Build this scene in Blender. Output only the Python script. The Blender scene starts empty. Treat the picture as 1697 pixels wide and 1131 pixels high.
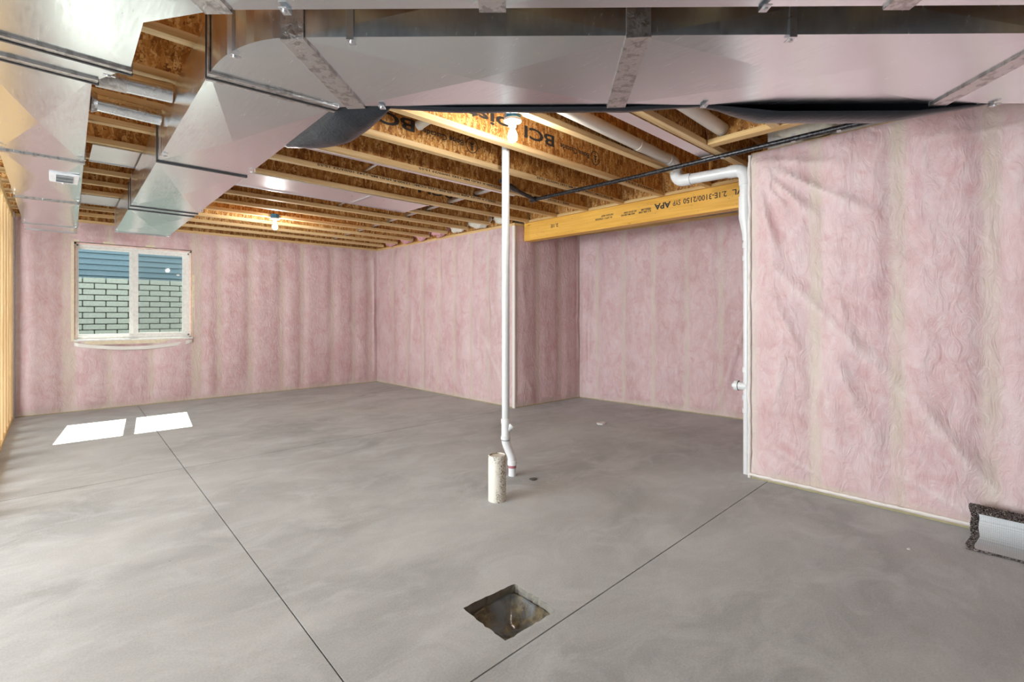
import bpy, bmesh, math, random
from mathutils import Vector, Matrix, noise
random.seed(7)
sc = bpy.context.scene
C = sc.collection

# ------------------------------------------------------------------ camera
CAM_H = 1.25
cam_d = bpy.data.cameras.new('camera'); cam = bpy.data.objects.new('camera', cam_d); C.objects.link(cam)
cam_d.sensor_fit = 'HORIZONTAL'; cam_d.sensor_width = 36.0
cam_d.lens = 809.4 / 1697 * 36.0
cam_d.shift_y = -42.5 / 1697
cam_d.clip_start = 0.02
cam.location = (0, 0, CAM_H); cam.rotation_euler = (math.radians(90), 0, -math.radians(43.22))
sc.camera = cam

# ------------------------------------------------------------------ world, sun, daylight, exposure
w = bpy.data.worlds.new('sky'); sc.world = w; w.use_nodes = True
bg = w.node_tree.nodes['Background']; bg.inputs[0].default_value = (0.80, 0.90, 1.0, 1); bg.inputs[1].default_value = 2.6
def light(name, typ, loc, energy, color, **kw):
    l = bpy.data.lights.new(name, typ); l.energy = energy; l.color = color
    o = bpy.data.objects.new(name, l); o.location = loc; C.objects.link(o)
    for k, v in kw.items():
        if k == 'dir': o.rotation_euler = Vector(v).to_track_quat('-Z', 'Y').to_euler()
        else: setattr(l, k, v)
    return o
light('sun_offscreen', 'SUN', (2, 12, 12), 22.0, (1.0, 0.95, 0.86), dir=(-0.12, -1.03, -1.0), angle=0.006)
# area lamp added for daylight from the left, set in an unseen, assumed opening
light('window_left_offscreen', 'AREA', (-3.70, 3.6, 1.22), 300, (0.93, 0.97, 1.0), dir=(1, 0, -0.30), shape='RECTANGLE', size=3.9, size_y=2.05)
vs = sc.view_settings
vs.view_transform = 'Standard'; vs.look = 'None'; vs.gamma = 1.0; vs.use_curve_mapping = False; vs.exposure = 0.48
sc.cycles.use_denoising = True
sc.cycles.sample_clamp_indirect = 6.0

# ------------------------------------------------------------------ materials
MATS = {}
class NT:
    def __init__(s, name):
        m = bpy.data.materials.new(name); m.use_nodes = True; s.m = m; s.t = m.node_tree; s.n = s.t.nodes
        s.b = s.n['Principled BSDF']; MATS[name] = m
    def new(s, typ, **kw):
        x = s.n.new(typ)
        for k, v in kw.items():
            if k in x.inputs: x.inputs[k].default_value = v
            else: setattr(x, k, v)
        return x
    def link(s, a, b): s.t.links.new(a, b)
    def pos(s, scale=(1, 1, 1), rot=(0, 0, 0), obj=False):
        if obj: src = s.new('ShaderNodeTexCoord').outputs['Object']
        else: src = s.new('ShaderNodeNewGeometry').outputs['Position']
        mp = s.new('ShaderNodeMapping'); mp.inputs['Scale'].default_value = scale; mp.inputs['Rotation'].default_value = rot
        s.link(src, mp.inputs[0]); return mp.outputs[0]
    def noise(s, vec, scale, detail=4, rough=0.55, dist=0):
        x = s.new('ShaderNodeTexNoise'); x.inputs['Scale'].default_value = scale; x.inputs['Detail'].default_value = detail
        x.inputs['Roughness'].default_value = rough; x.inputs['Distortion'].default_value = dist
        s.link(vec, x.inputs['Vector']); return x.outputs['Fac']
    def ramp(s, fac, stops):
        r = s.new('ShaderNodeValToRGB'); e = r.color_ramp.elements
        while len(e) < len(stops): e.new(0.5)
        for k, (p, c) in enumerate(stops):
            e[k].position = p; e[k].color = (c[0], c[1], c[2], 1) if not isinstance(c, (int, float)) else (c, c, c, 1)
        s.link(fac, r.inputs[0]); return r.outputs[0]
    def mix(s, fac, a, b, mode='MIX'):
        x = s.new('ShaderNodeMix', data_type='RGBA', blend_type=mode)
        for v, k in ((fac, 0), (a, 6), (b, 7)):
            if isinstance(v, (int, float)): x.inputs[k].default_value = v
            elif isinstance(v, tuple): x.inputs[k].default_value = (v[0], v[1], v[2], 1)
            else: s.link(v, x.inputs[k])
        return x.outputs[2]
    def math(s, op, a, b=0.0, clamp=False):
        x = s.new('ShaderNodeMath', operation=op, use_clamp=clamp)
        for v, k in ((a, 0), (b, 1)):
            if isinstance(v, (int, float)): x.inputs[k].default_value = v
            else: s.link(v, x.inputs[k])
        return x.outputs[0]
    def bump(s, h, strength=0.3, dist=0.01):
        x = s.new('ShaderNodeBump'); x.inputs['Strength'].default_value = strength; x.inputs['Distance'].default_value = dist
        s.link(h, x.inputs['Height']); s.link(x.outputs[0], s.b.inputs['Normal']); return x
    def set(s, color=None, rough=None, metal=None, spec=None):
        for v, k in ((color, 'Base Color'), (rough, 'Roughness'), (metal, 'Metallic'), (spec, 'Specular IOR Level')):
            if v is None: continue
            if isinstance(v, tuple): s.b.inputs[k].default_value = (v[0], v[1], v[2], 1)
            elif isinstance(v, (int, float)): s.b.inputs[k].default_value = v
            else: s.link(v, s.b.inputs[k])
        return s

def plain(name, color, rough=0.5, metal=0.0, bump=None, lo=0.88):
    n = NT(name); n.set(color, rough, metal)
    v = n.pos()
    f = n.noise(v, 30, 3)
    n.set(color=n.mix(n.ramp(f, [(0.3, 0.0), (0.7, 1.0)]), tuple(c * lo for c in color), tuple(min(1, c * (1.03 if lo > .9 else 1.06)) for c in color)))
    if bump: n.bump(n.noise(v, bump[0], 5), bump[1], 0.004)
    return n

# concrete slab
n = NT('concrete'); v = n.pos()
big = n.noise(n.pos((0.55, 0.9, 1)), 1.5, 7, 0.62, 0.6)
med = n.noise(n.pos((1, 1.5, 1), (0, 0, 0.5)), 2.6, 9, 0.68, 0.9)
fine = n.noise(v, 120, 4, 0.6)
col = n.ramp(big, [(0.3, (0.37, 0.39, 0.39)), (0.50, (0.49, 0.51, 0.51)), (0.70, (0.575, 0.595, 0.595))])
col = n.mix(n.ramp(med, [(0.46, 0.0), (0.66, 0.7)]), col, (0.61, 0.635, 0.635))
col = n.mix(n.ramp(n.noise(v, 0.8, 4), [(0.55, 0.0), (0.75, 0.35)]), col, (0.36, 0.35, 0.325))
col = n.mix(0.18, col, n.ramp(fine, [(0.3, 0.1), (0.7, 0.7)]), 'OVERLAY')
vv = n.new('ShaderNodeTexVoronoi'); vv.inputs['Scale'].default_value = 3.1; n.link(v, vv.inputs[0])
spk = n.math('LESS_THAN', vv.outputs['Distance'], 0.011)
col = n.mix(spk, col, (0.06, 0.055, 0.05))
n.set(color=col, rough=n.ramp(med, [(0.3, 0.62), (0.7, 0.8)]), spec=0.35); n.bump(n.noise(v, 60, 6), 0.12, 0.003)

plain('sill_gasket', (0.40, 0.36, 0.20), 0.8)
plain('broken_concrete', (0.22, 0.21, 0.18), 0.95, bump=(60, 0.9))  # darker, rougher concrete tone for the pit walls
plain('gravel', (0.16, 0.14, 0.12), 0.95, bump=(40, 0.8))

# pink glass-wool batts seen through polyethylene film; attribute fc: R = lumber behind the film, G = film standing off (milky)
n = NT('film_over_insulation'); v = n.pos()
cl = n.noise(v, 2.2, 6, 0.6, 0.4); ff = n.noise(n.pos((1, 1, 0.55)), 9, 7, 0.68, 1.2)
pink = n.ramp(cl, [(0.3, (0.53, 0.295, 0.305)), (0.5, (0.615, 0.40, 0.405)), (0.72, (0.69, 0.51, 0.515))])
pink = n.mix(n.ramp(ff, [(0.38, 0.0), (0.68, 0.72)]), pink, (0.72, 0.585, 0.585))
pink = n.mix(n.ramp(n.noise(v, 5.5, 5, 0.6, 1.5), [(0.52, 0.0), (0.70, 0.6)]), pink, (0.56, 0.28, 0.295))
pink = n.mix(n.ramp(n.noise(v, 3.1, 3), [(0.55, 0.0), (0.75, 0.35)]), pink, (0.62, 0.47, 0.51))
at = n.new('ShaderNodeAttribute', attribute_name='fc')
sep = n.new('ShaderNodeSeparateColor'); n.link(at.outputs['Color'], sep.inputs[0])
wood = n.ramp(n.noise(n.pos((6, 6, 0.7)), 2.5, 5), [(0.3, (0.56, 0.46, 0.37)), (0.7, (0.66, 0.57, 0.48))])
sf = n.math('MULTIPLY', sep.outputs[0], n.ramp(n.noise(v, 4, 4), [(0.35, 0.3), (0.62, 0.9)]), True)
col = n.mix(sf, pink, wood)
col = n.mix(n.math('MULTIPLY', sep.outputs[1], 0.5, True), col, (0.80, 0.74, 0.70))
n.set(color=col, rough=n.ramp(ff, [(0.3, 0.38), (0.7, 0.6)]), spec=0.45)
wr = n.noise(n.pos((1, 1, 0.45)), 14, 6, 0.6, 1.8)
n.bump(wr, 0.5, 0.025)

n = NT('film_clear'); n.set((0.80, 0.76, 0.71), 0.35); n.bump(n.noise(n.pos((1, 1, 0.3)), 25, 5, 0.6, 1.0), 0.5, 0.01)
n = NT('pink_wool'); v = n.pos()
n.set(color=n.ramp(n.noise(v, 18, 6, 0.7), [(0.3, (0.62, 0.27, 0.30)), (0.7, (0.85, 0.52, 0.55))]), rough=0.95); n.bump(n.noise(v, 40, 6), 1.0, 0.02)
plain('foam', (0.80, 0.77, 0.66), 0.8, bump=(40, 0.6))
plain('pink_foam', (0.86, 0.63, 0.55), 0.8, bump=(60, 0.6))

# lumber
def lumber(name, lo, hi, axis=0, rough=0.6):
    n = NT(name); s = [14, 14, 14]; s[axis] = 0.6
    v = n.pos(tuple(s))
    g = n.noise(v, 2.2, 6, 0.6, 0.8)
    col = n.ramp(g, [(0.3, lo), (0.66, hi)])
    k = n.new('ShaderNodeTexVoronoi'); k.inputs['Scale'].default_value = 1.0
    s2 = [9, 9, 9]; s2[axis] = 2.2
    n.link(n.pos(tuple(s2)), k.inputs[0])
    col = n.mix(n.ramp(k.outputs['Distance'], [(0.03, 0.8), (0.09, 0.0)]), col, tuple(c * 0.35 for c in lo))
    n.set(color=col, rough=rough, spec=0.3); n.bump(g, 0.15, 0.004)
lumber('flange_wood', (0.62, 0.40, 0.17), (0.80, 0.60, 0.33), 0)
lumber('lumber_x', (0.60, 0.38, 0.15), (0.78, 0.56, 0.28), 0)
lumber('lumber_y', (0.60, 0.36, 0.13), (0.80, 0.57, 0.27), 1)
lumber('lumber_z', (0.52, 0.32, 0.14), (0.74, 0.52, 0.27), 2)
lumber('lvl_wood', (0.70, 0.36, 0.055), (0.86, 0.50, 0.10), 1, 0.45)

# oriented strand board
def osb(name, axis_rot, tones):
    n = NT(name)
    cols = []
    for k, (ang, sc_) in enumerate(((0.45, (44, 44, 13)), (-0.6, (50, 50, 17)), (1.3, (48, 48, 17)))):
        vt = n.new('ShaderNodeTexVoronoi'); vt.inputs['Scale'].default_value = 1.0; vt.inputs['Randomness'].default_value = 1.0
        n.link(n.pos(sc_, (0, ang, 0) if axis_rot == 'y' else (ang, 0, 0.2)), vt.inputs[0])
        sp = n.new('ShaderNodeSeparateColor'); n.link(vt.outputs['Color'], sp.inputs[0])
        cols.append((n.ramp(sp.outputs[0], tones), sp.outputs[1], vt.outputs['Distance']))
    sel = n.noise(n.pos(), 60, 2)
    a = n.mix(n.ramp(cols[0][1], [(0.45, 0.0), (0.55, 1.0)]), cols[0][0], cols[1][0])
    a = n.mix(n.ramp(sel, [(0.5, 0.0), (0.58, 1.0)]), a, cols[2][0])
    g = n.noise(n.pos((60, 60, 18)), 2, 4)
    a = n.mix(0.35, a, n.ramp(g, [(0.3, 0.25), (0.7, 0.8)]), 'OVERLAY')
    n.set(color=a, rough=0.55, spec=0.3); n.bump(cols[0][2], 0.25, 0.004)
T = [(0.0, (0.20, 0.075, 0.018)), (0.35, (0.40, 0.17, 0.04)), (0.7, (0.55, 0.28, 0.075)), (1.0, (0.74, 0.48, 0.20))]
osb('osb_web', 'y', T)
osb('osb_deck', 'x', T)

# metals
def sheet(name, color, rough, bumps=(6, 0.05), streak=(1, 1, 1), var=0.12):
    n = NT(name); v = n.pos()
    r = n.noise(n.pos(streak), 6, 6, 0.65)
    n.set(color=n.mix(n.noise(v, 3, 5), tuple(c * 0.93 for c in color), color), metal=1.0,
          rough=n.ramp(r, [(0.3, rough - var / 2), (0.7, rough + var)]))
    n.bump(n.noise(v, bumps[0], 3), bumps[1], 0.02)
sheet('galvanized', (0.87, 0.915, 0.94), 0.21, (1.3, 0.03), (14, 1.5, 3), 0.07)
sheet('galvanized_pan', (0.88, 0.87, 0.88), 0.33, (2.5, 0.04))
sheet('round_pipe_metal', (0.80, 0.83, 0.86), 0.22, (3, 0.05))
n = NT('foil_tape'); v = n.pos(); cr = n.noise(n.pos((1, 1, 1)), 38, 2, 0.5, 0.6)
n.set(color=n.mix(n.ramp(n.noise(n.pos((1, 1, 1), (0, 0, 0.6)), 30, 3), [(0.5, 0.0), (0.6, 1.0)]), (0.66, 0.645, 0.635), (0.45, 0.43, 0.42)), rough=0.36, metal=1.0)
n.bump(cr, 0.55, 0.008)
plain('dark_cleat', (0.05, 0.05, 0.052), 0.45)
sheet('zinc', (0.75, 0.77, 0.8), 0.3)
n = NT('black_wrap'); n.set((0.020, 0.024, 0.030), 0.28, 0.0, 0.3)
wv = n.noise(n.pos((3, 3, 0.8), (0, 0, 0.78)), 9, 4, 0.55, 1.2); n.bump(wv, 0.2, 0.02)
n = NT('black_iron'); v = n.pos()
n.set(color=n.ramp(n.noise(v, 60, 4), [(0.4, (0.018, 0.018, 0.02)), (0.75, (0.10, 0.10, 0.105))]), rough=0.35, metal=0.6)
plain('pvc', (0.64, 0.66, 0.655), 0.28, lo=0.97)
plain('pvc_warm', (0.74, 0.70, 0.62), 0.35, lo=0.97)
plain('pvc_white', (0.72, 0.735, 0.735), 0.3, lo=0.97)
n = NT('pvc_dirty'); v = n.pos(); geo = n.new('ShaderNodeNewGeometry'); sx = n.new('ShaderNodeSeparateXYZ'); n.link(geo.outputs['Position'], sx.inputs[0])
sp = n.noise(v, 95, 3, 0.6)
side = n.noise(n.pos((1, 1, 0.4)), 9, 3)
m = n.math('MULTIPLY', n.ramp(sp, [(0.50, 0.0), (0.58, 1.0)]), n.ramp(side, [(0.42, 0.0), (0.56, 1.0)]))
n.set(color=n.mix(m, (0.70, 0.67, 0.58), (0.20, 0.17, 0.12)), rough=0.5)
plain('primer_purple', (0.42, 0.17, 0.19), 0.4)
plain('porcelain', (0.88, 0.88, 0.87), 0.2)
plain('blue_plastic', (0.03, 0.20, 0.42), 0.4)
plain('vinyl', (0.80, 0.79, 0.75), 0.35)
plain('ink', (0.03, 0.028, 0.025), 0.7)
plain('register_white', (0.82, 0.83, 0.84), 0.35)
plain('register_dark', (0.16, 0.18, 0.19), 0.5)
plain('drywall', (0.72, 0.71, 0.69), 0.8)
plain('plaster', (0.78, 0.77, 0.74), 0.8)
plain('brick_face', (0.42, 0.41, 0.34), 0.85, bump=(25, 0.6))
plain('mortar', (0.10, 0.098, 0.085), 0.95)
plain('pale_wood', (0.74, 0.64, 0.47), 0.7)
plain('siding', (0.14, 0.195, 0.22), 0.7)
plain('cladding', (0.10, 0.12, 0.13), 0.8)
plain('soil', (0.16, 0.145, 0.12), 0.95)
n = NT('bulb_glow'); n.set((1, 1, 1), 0.3); n.b.inputs['Emission Color'].default_value = (1.0, 0.965, 0.92, 1); n.b.inputs['Emission Strength'].default_value = 430
n = NT('glass'); t = n.t; out = n.n['Material Output']
tr = n.new('ShaderNodeBsdfTransparent'); tr.inputs[0].default_value = (0.91, 0.96, 0.94, 1)
gl = n.new('ShaderNodeBsdfGlossy'); gl.inputs['Roughness'].default_value = 0.02
ms = n.new('ShaderNodeMixShader'); ms.inputs[0].default_value = 0.012
n.link(tr.outputs[0], ms.inputs[1]); n.link(gl.outputs[0], ms.inputs[2]); n.link(ms.outputs[0], out.inputs[0])
n = NT('screen_mesh'); out = n.n['Material Output']
tr = n.new('ShaderNodeBsdfTransparent'); tr.inputs[0].default_value = (0.93, 0.93, 0.93, 1)
df = n.new('ShaderNodeBsdfDiffuse'); df.inputs[0].default_value = (0.4, 0.42, 0.42, 1)
ms = n.new('ShaderNodeMixShader'); ms.inputs[0].default_value = 0.06
n.link(tr.outputs[0], ms.inputs[1]); n.link(df.outputs[0], ms.inputs[2]); n.link(ms.outputs[0], out.inputs[0])
n = NT('pit_plastic'); v = n.pos()
n.set(color=n.mix(n.ramp(n.noise(v, 7, 5, 0.6, 0.5), [(0.36, 0.0), (0.52, 1.0)]), (0.17, 0.20, 0.22), n.ramp(n.noise(v, 30, 5), [(0.35, (0.05, 0.045, 0.035)), (0.7, (0.28, 0.24, 0.15))])), rough=0.18)
n.bump(n.noise(v, 9, 3), 0.25, 0.02)
n = NT('carpet_pile'); v = n.pos()
n.set(color=n.ramp(n.noise(v, 130, 2, 0.5), [(0.38, (0.045, 0.035, 0.032)), (0.5, (0.16, 0.13, 0.12)), (0.62, (0.40, 0.35, 0.33))]), rough=0.95)
n = NT('carpet_backing'); v = n.pos()
ck = n.new('ShaderNodeTexVoronoi'); ck.inputs['Scale'].default_value = 1.0; ck.inputs['Randomness'].default_value = 0.15; n.link(n.pos((170, 120, 170)), ck.inputs[0])
n.set(color=n.ramp(ck.outputs['Distance'], [(0.35, (0.66, 0.68, 0.69)), (0.62, (0.54, 0.56, 0.57)), (0.8, (0.28, 0.28, 0.28))]), rough=0.8)
M = MATS

# ------------------------------------------------------------------ mesh helpers
def wloc(o):
    p = Vector((0, 0, 0))
    while o is not None: p += o.location; o = o.parent
    return p
class MB:
    def __init__(s): s.v = []; s.f = []
    def quadbox(s, plan, z0, z1):
        """prism over a plan polygon (counter-clockwise)"""
        k = len(plan); b = len(s.v)
        s.v += [(p[0], p[1], z0) for p in plan] + [(p[0], p[1], z1) for p in plan]
        s.f.append([b + i for i in reversed(range(k))]); s.f.append([b + k + i for i in range(k)])
        for i in range(k): j = (i + 1) % k; s.f.append([b + i, b + j, b + k + j, b + k + i])
        return s
    def box(s, x0, x1, y0, y1, z0, z1): return s.quadbox([(x0, y0), (x1, y0), (x1, y1), (x0, y1)], z0, z1)
    def obox(s, c, ax, ay, az):
        """oriented box: centre and three half-axis vectors"""
        c, ax, ay, az = map(Vector, (c, ax, ay, az)); b = len(s.v)
        for k in (-1, 1):
            for i, j in ((-1, -1), (1, -1), (1, 1), (-1, 1)): s.v.append(tuple(c + ax * i + ay * j + az * k))
        for q in ((3, 2, 1, 0), (4, 5, 6, 7), (0, 1, 5, 4), (1, 2, 6, 5), (2, 3, 7, 6), (3, 0, 4, 7)): s.f.append([b + i for i in q])
        return s
    def tube(s, pts, r, seg=16, cap=True):
        pts = [Vector(p) for p in pts]; rs = r if isinstance(r, (list, tuple)) else [r] * len(pts)
        t = (pts[1] - pts[0]).normalized(); up = Vector((0, 0, 1)) if abs(t.z) < 0.9 else Vector((1, 0, 0))
        u = t.cross(up).normalized(); b = len(s.v)
        for i, p in enumerate(pts):
            if i == 0: t = pts[1] - pts[0]
            elif i == len(pts) - 1: t = pts[i] - pts[i - 1]
            else: t = (pts[i + 1] - p).normalized() + (p - pts[i - 1]).normalized()
            t.normalize(); u = (u - t * u.dot(t)).normalized(); w_ = t.cross(u)
            for k in range(seg):
                a = 2 * math.pi * k / seg; s.v.append(tuple(p + (u * math.cos(a) + w_ * math.sin(a)) * rs[i]))
        for i in range(len(pts) - 1):
            for k in range(seg):
                k2 = (k + 1) % seg; s.f.append([b + i * seg + k, b + i * seg + k2, b + (i + 1) * seg + k2, b + (i + 1) * seg + k])
        if cap:
            s.f.append([b + k for k in reversed(range(seg))]); e = b + (len(pts) - 1) * seg; s.f.append([e + k for k in range(seg)])
        return s
    def lathe(s, c, prof, seg=24, axis=(0, 0, 1)):
        """profile list of (radius, height) along axis from c"""
        c = Vector(c); a = Vector(axis).normalized(); up = Vector((0, 0, 1)) if abs(a.z) < 0.9 else Vector((1, 0, 0))
        u = a.cross(up).normalized(); w_ = a.cross(u); b = len(s.v)
        for r, h in prof:
            for k in range(seg):
                t = 2 * math.pi * k / seg; s.v.append(tuple(c + a * h + (u * math.cos(t) + w_ * math.sin(t)) * max(r, 1e-5)))
        for i in range(len(prof) - 1):
            for k in range(seg):
                k2 = (k + 1) % seg; s.f.append([b + i * seg + k, b + i * seg + k2, b + (i + 1) * seg + k2, b + (i + 1) * seg + k])
        return s
    def grid(s, fn, nu, nv):
        b = len(s.v)
        for i in range(nu + 1):
            for j in range(nv + 1): s.v.append(tuple(fn(i / nu, j / nv)))
        for i in range(nu):
            for j in range(nv):
                a = b + i * (nv + 1) + j; s.f.append([a, a + nv + 1, a + nv + 2, a + 1])
        return s
    def build(s, name, mat, parent=None, smooth=False, fix=True, bevel=0):
        o_ = wloc(parent) if parent is not None else Vector((0, 0, 0))
        me = bpy.data.meshes.new(name); me.from_pydata([(Vector(p) - o_)[:] for p in s.v], [], s.f)
        if fix or bevel:
            bm = bmesh.new(); bm.from_mesh(me)
            bmesh.ops.recalc_face_normals(bm, faces=bm.faces)
            if bevel: bmesh.ops.bevel(bm, geom=[e for e in bm.edges if len(e.link_faces) == 2 and e.calc_face_angle(0) > 0.5], offset=bevel, segments=2, affect='EDGES')
            bm.to_mesh(me); bm.free()
        me.update()
        if smooth:
            me.polygons.foreach_set('use_smooth', [True] * len(me.polygons)); me.set_sharp_from_angle(angle=math.radians(40))
        me.materials.append(M[mat]); o = bpy.data.objects.new(name, me); C.objects.link(o); o.parent = parent
        return o
def tag(o, label, cat, group=None):
    o['label'] = label; o['category'] = cat
    if group: o['group'] = group
    return o
def thing(name, label, cat, loc=(0, 0, 0), group=None):
    o = bpy.data.objects.new(name, None); o.empty_display_size = 0.1; o.location = loc; C.objects.link(o)
    return tag(o, label, cat, group)
def struct(o, label, cat=None):
    o['kind'] = 'structure'; o['label'] = label; o['category'] = cat or o.name.split('_')[0]; return o
def arc(c, r, a0, a1, u, v_, nseg=8):
    c, u, v_ = Vector(c), Vector(u), Vector(v_)
    return [c + u * (r * math.cos(a0 + (a1 - a0) * k / nseg)) + v_ * (r * math.sin(a0 + (a1 - a0) * k / nseg)) for k in range(nseg + 1)]
def text(name, body, size, anchor, ux, uy, parent, mat='ink', align='LEFT', depth=0.0004, bold=0.0, width=None):
    """flat printed lettering; ux, uy: world directions of reading and of letter-up"""
    cu = bpy.data.curves.new(name, 'FONT'); cu.body = body; cu.size = size; cu.align_x = align; cu.extrude = depth; cu.offset = bold; cu.resolution_u = 3
    to = bpy.data.objects.new(name, cu); C.objects.link(to)
    bpy.context.view_layer.update()
    me = bpy.data.meshes.new_from_object(to.evaluated_get(bpy.context.evaluated_depsgraph_get()))
    bpy.data.objects.remove(to)
    ux, uy = Vector(ux), Vector(uy); uz = ux.cross(uy); off = Vector(anchor) - wloc(parent)
    k = 1.0
    if width:
        xs = [q.co.x for q in me.vertices]; k = width / max(1e-6, max(xs) - min(xs))
    for q in me.vertices: c = q.co.copy(); q.co = off + ux * (c.x * k) + uy * c.y + uz * c.z
    me.materials.clear(); me.materials.append(M[mat]); me.name = name
    o = bpy.data.objects.new(name, me); C.objects.link(o); o.parent = parent
    return o

ZJ = 2.50          # underside of joists
ZD = 2.80          # underside of deck

# ------------------------------------------------------------------ floor: base and saw-cut slabs
floor = struct(MB().box(-3.6, 6.3, -4.05, 8.7, -0.30, -0.17).build('floor', 'gravel'), 'grey concrete floor slab with straight saw-cut control joints', 'floor')
G = 0.0030; G2 = 0.0055
def jx(y): return 0.722 + (y - 1.605) * (0.852 - 0.722) / (8.334 - 1.605)      # joint running to the window wall
def jy1(x): return 1.309 + (x - 1.037) * 0.0175                                  # near cross joint
def jy2(x): return 4.745 + x * 0.003                                             # far cross joint
XL, XR, YB, YT = -3.6, 6.3, -4.05, 8.62
def slab(poly, hole=None):
    me = bpy.data.meshes.new('concrete_slab'); bm = bmesh.new()
    outer = [bm.verts.new((p[0], p[1], 0)) for p in poly]
    edges = [bm.edges.new((outer[i], outer[(i + 1) % len(outer)])) for i in range(len(outer))]
    rings = []
    if hole:
        inn = [bm.verts.new((p[0], p[1], 0)) for p in hole]; rings.append(inn)
        edges += [bm.edges.new((inn[i], inn[(i + 1) % len(inn)])) for i in range(len(inn))]
    bmesh.ops.triangle_fill(bm, use_beauty=True, use_dissolve=False, edges=edges)
    bot = [bm.verts.new((p[0], p[1], -0.17)) for p in poly]
    for i in range(len(poly)): j = (i + 1) % len(poly); bm.faces.new((outer[i], bot[i], bot[j], outer[j]))
    if hole:
        cx = sum(p[0] for p in hole) / len(hole); cy = sum(p[1] for p in hole) / len(hole)
        prev = rings[0]
        for z, sh in ((-0.012, 0.985), (-0.03, 0.975), (-0.06, 0.982), (-0.17, 0.97)):
            cur = [bm.verts.new((cx + (p[0] - cx) * sh + random.uniform(-.003, .003), cy + (p[1] - cy) * sh + random.uniform(-.003, .003), z + random.uniform(-.004, .004))) for p in hole]
            for i in range(len(hole)): j = (i + 1) % len(hole); bm.faces.new((prev[i], prev[j], cur[j], cur[i]))
            prev = cur
    bmesh.ops.recalc_face_normals(bm, faces=bm.faces)
    for f in bm.faces:
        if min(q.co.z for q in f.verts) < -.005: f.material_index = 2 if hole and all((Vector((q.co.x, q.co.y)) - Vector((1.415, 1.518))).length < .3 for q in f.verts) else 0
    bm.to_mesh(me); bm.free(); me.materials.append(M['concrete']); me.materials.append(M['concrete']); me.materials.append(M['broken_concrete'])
    o = bpy.data.objects.new('concrete_slab', me); C.objects.link(o); o.parent = floor; return o
hc = [(1.265, 1.382), (1.552, 1.381), (1.566, 1.648), (1.277, 1.662)]
HOLE = []
for i in range(4):
    a, b = Vector(hc[i]), Vector(hc[(i + 1) % 4]); nrm = Vector((b.y - a.y, a.x - b.x)).normalized()
    for k in range(14):
        t = k / 14; p = a.lerp(b, t) + nrm * (noise.noise(Vector((i * 7.3 + t * 5, 3.1, 0))) * 0.010 + random.uniform(-.003, .003) + 0.004 * math.sin(t * math.pi))
        HOLE.append((p.x, p.y))
for half in (0, 1):
    xa = (lambda y: XL) if half == 0 else (lambda y: jx(y) + G)
    xb = (lambda y: jx(y) - G) if half == 0 else (lambda y: XR)
    rows = [(lambda x: YB, lambda x: jy1(x) - G), (lambda x: jy1(x) + G, lambda x: jy2(x) - G2), (lambda x: jy2(x) + G2, lambda x: YT)]
    for r, (ya, yb) in enumerate(rows):
        def corner(fx, fy):
            x = 0.8
            for _ in range(4): y = fy(x); x = fx(y)
            return (x, fy(x))
        poly = [corner(xa, ya), corner(xb, ya), corner(xb, yb), corner(xa, yb)]
        slab(poly, HOLE if (half == 1 and r == 1) else None)

# ------------------------------------------------------------------ ceiling deck
ceiling = struct(MB().box(-3.75, 6.35, -4.2, 8.78, ZD, ZD + 0.03).build('ceiling', 'osb_deck'), 'strand-board subfloor deck above the joists', 'ceiling')

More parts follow.
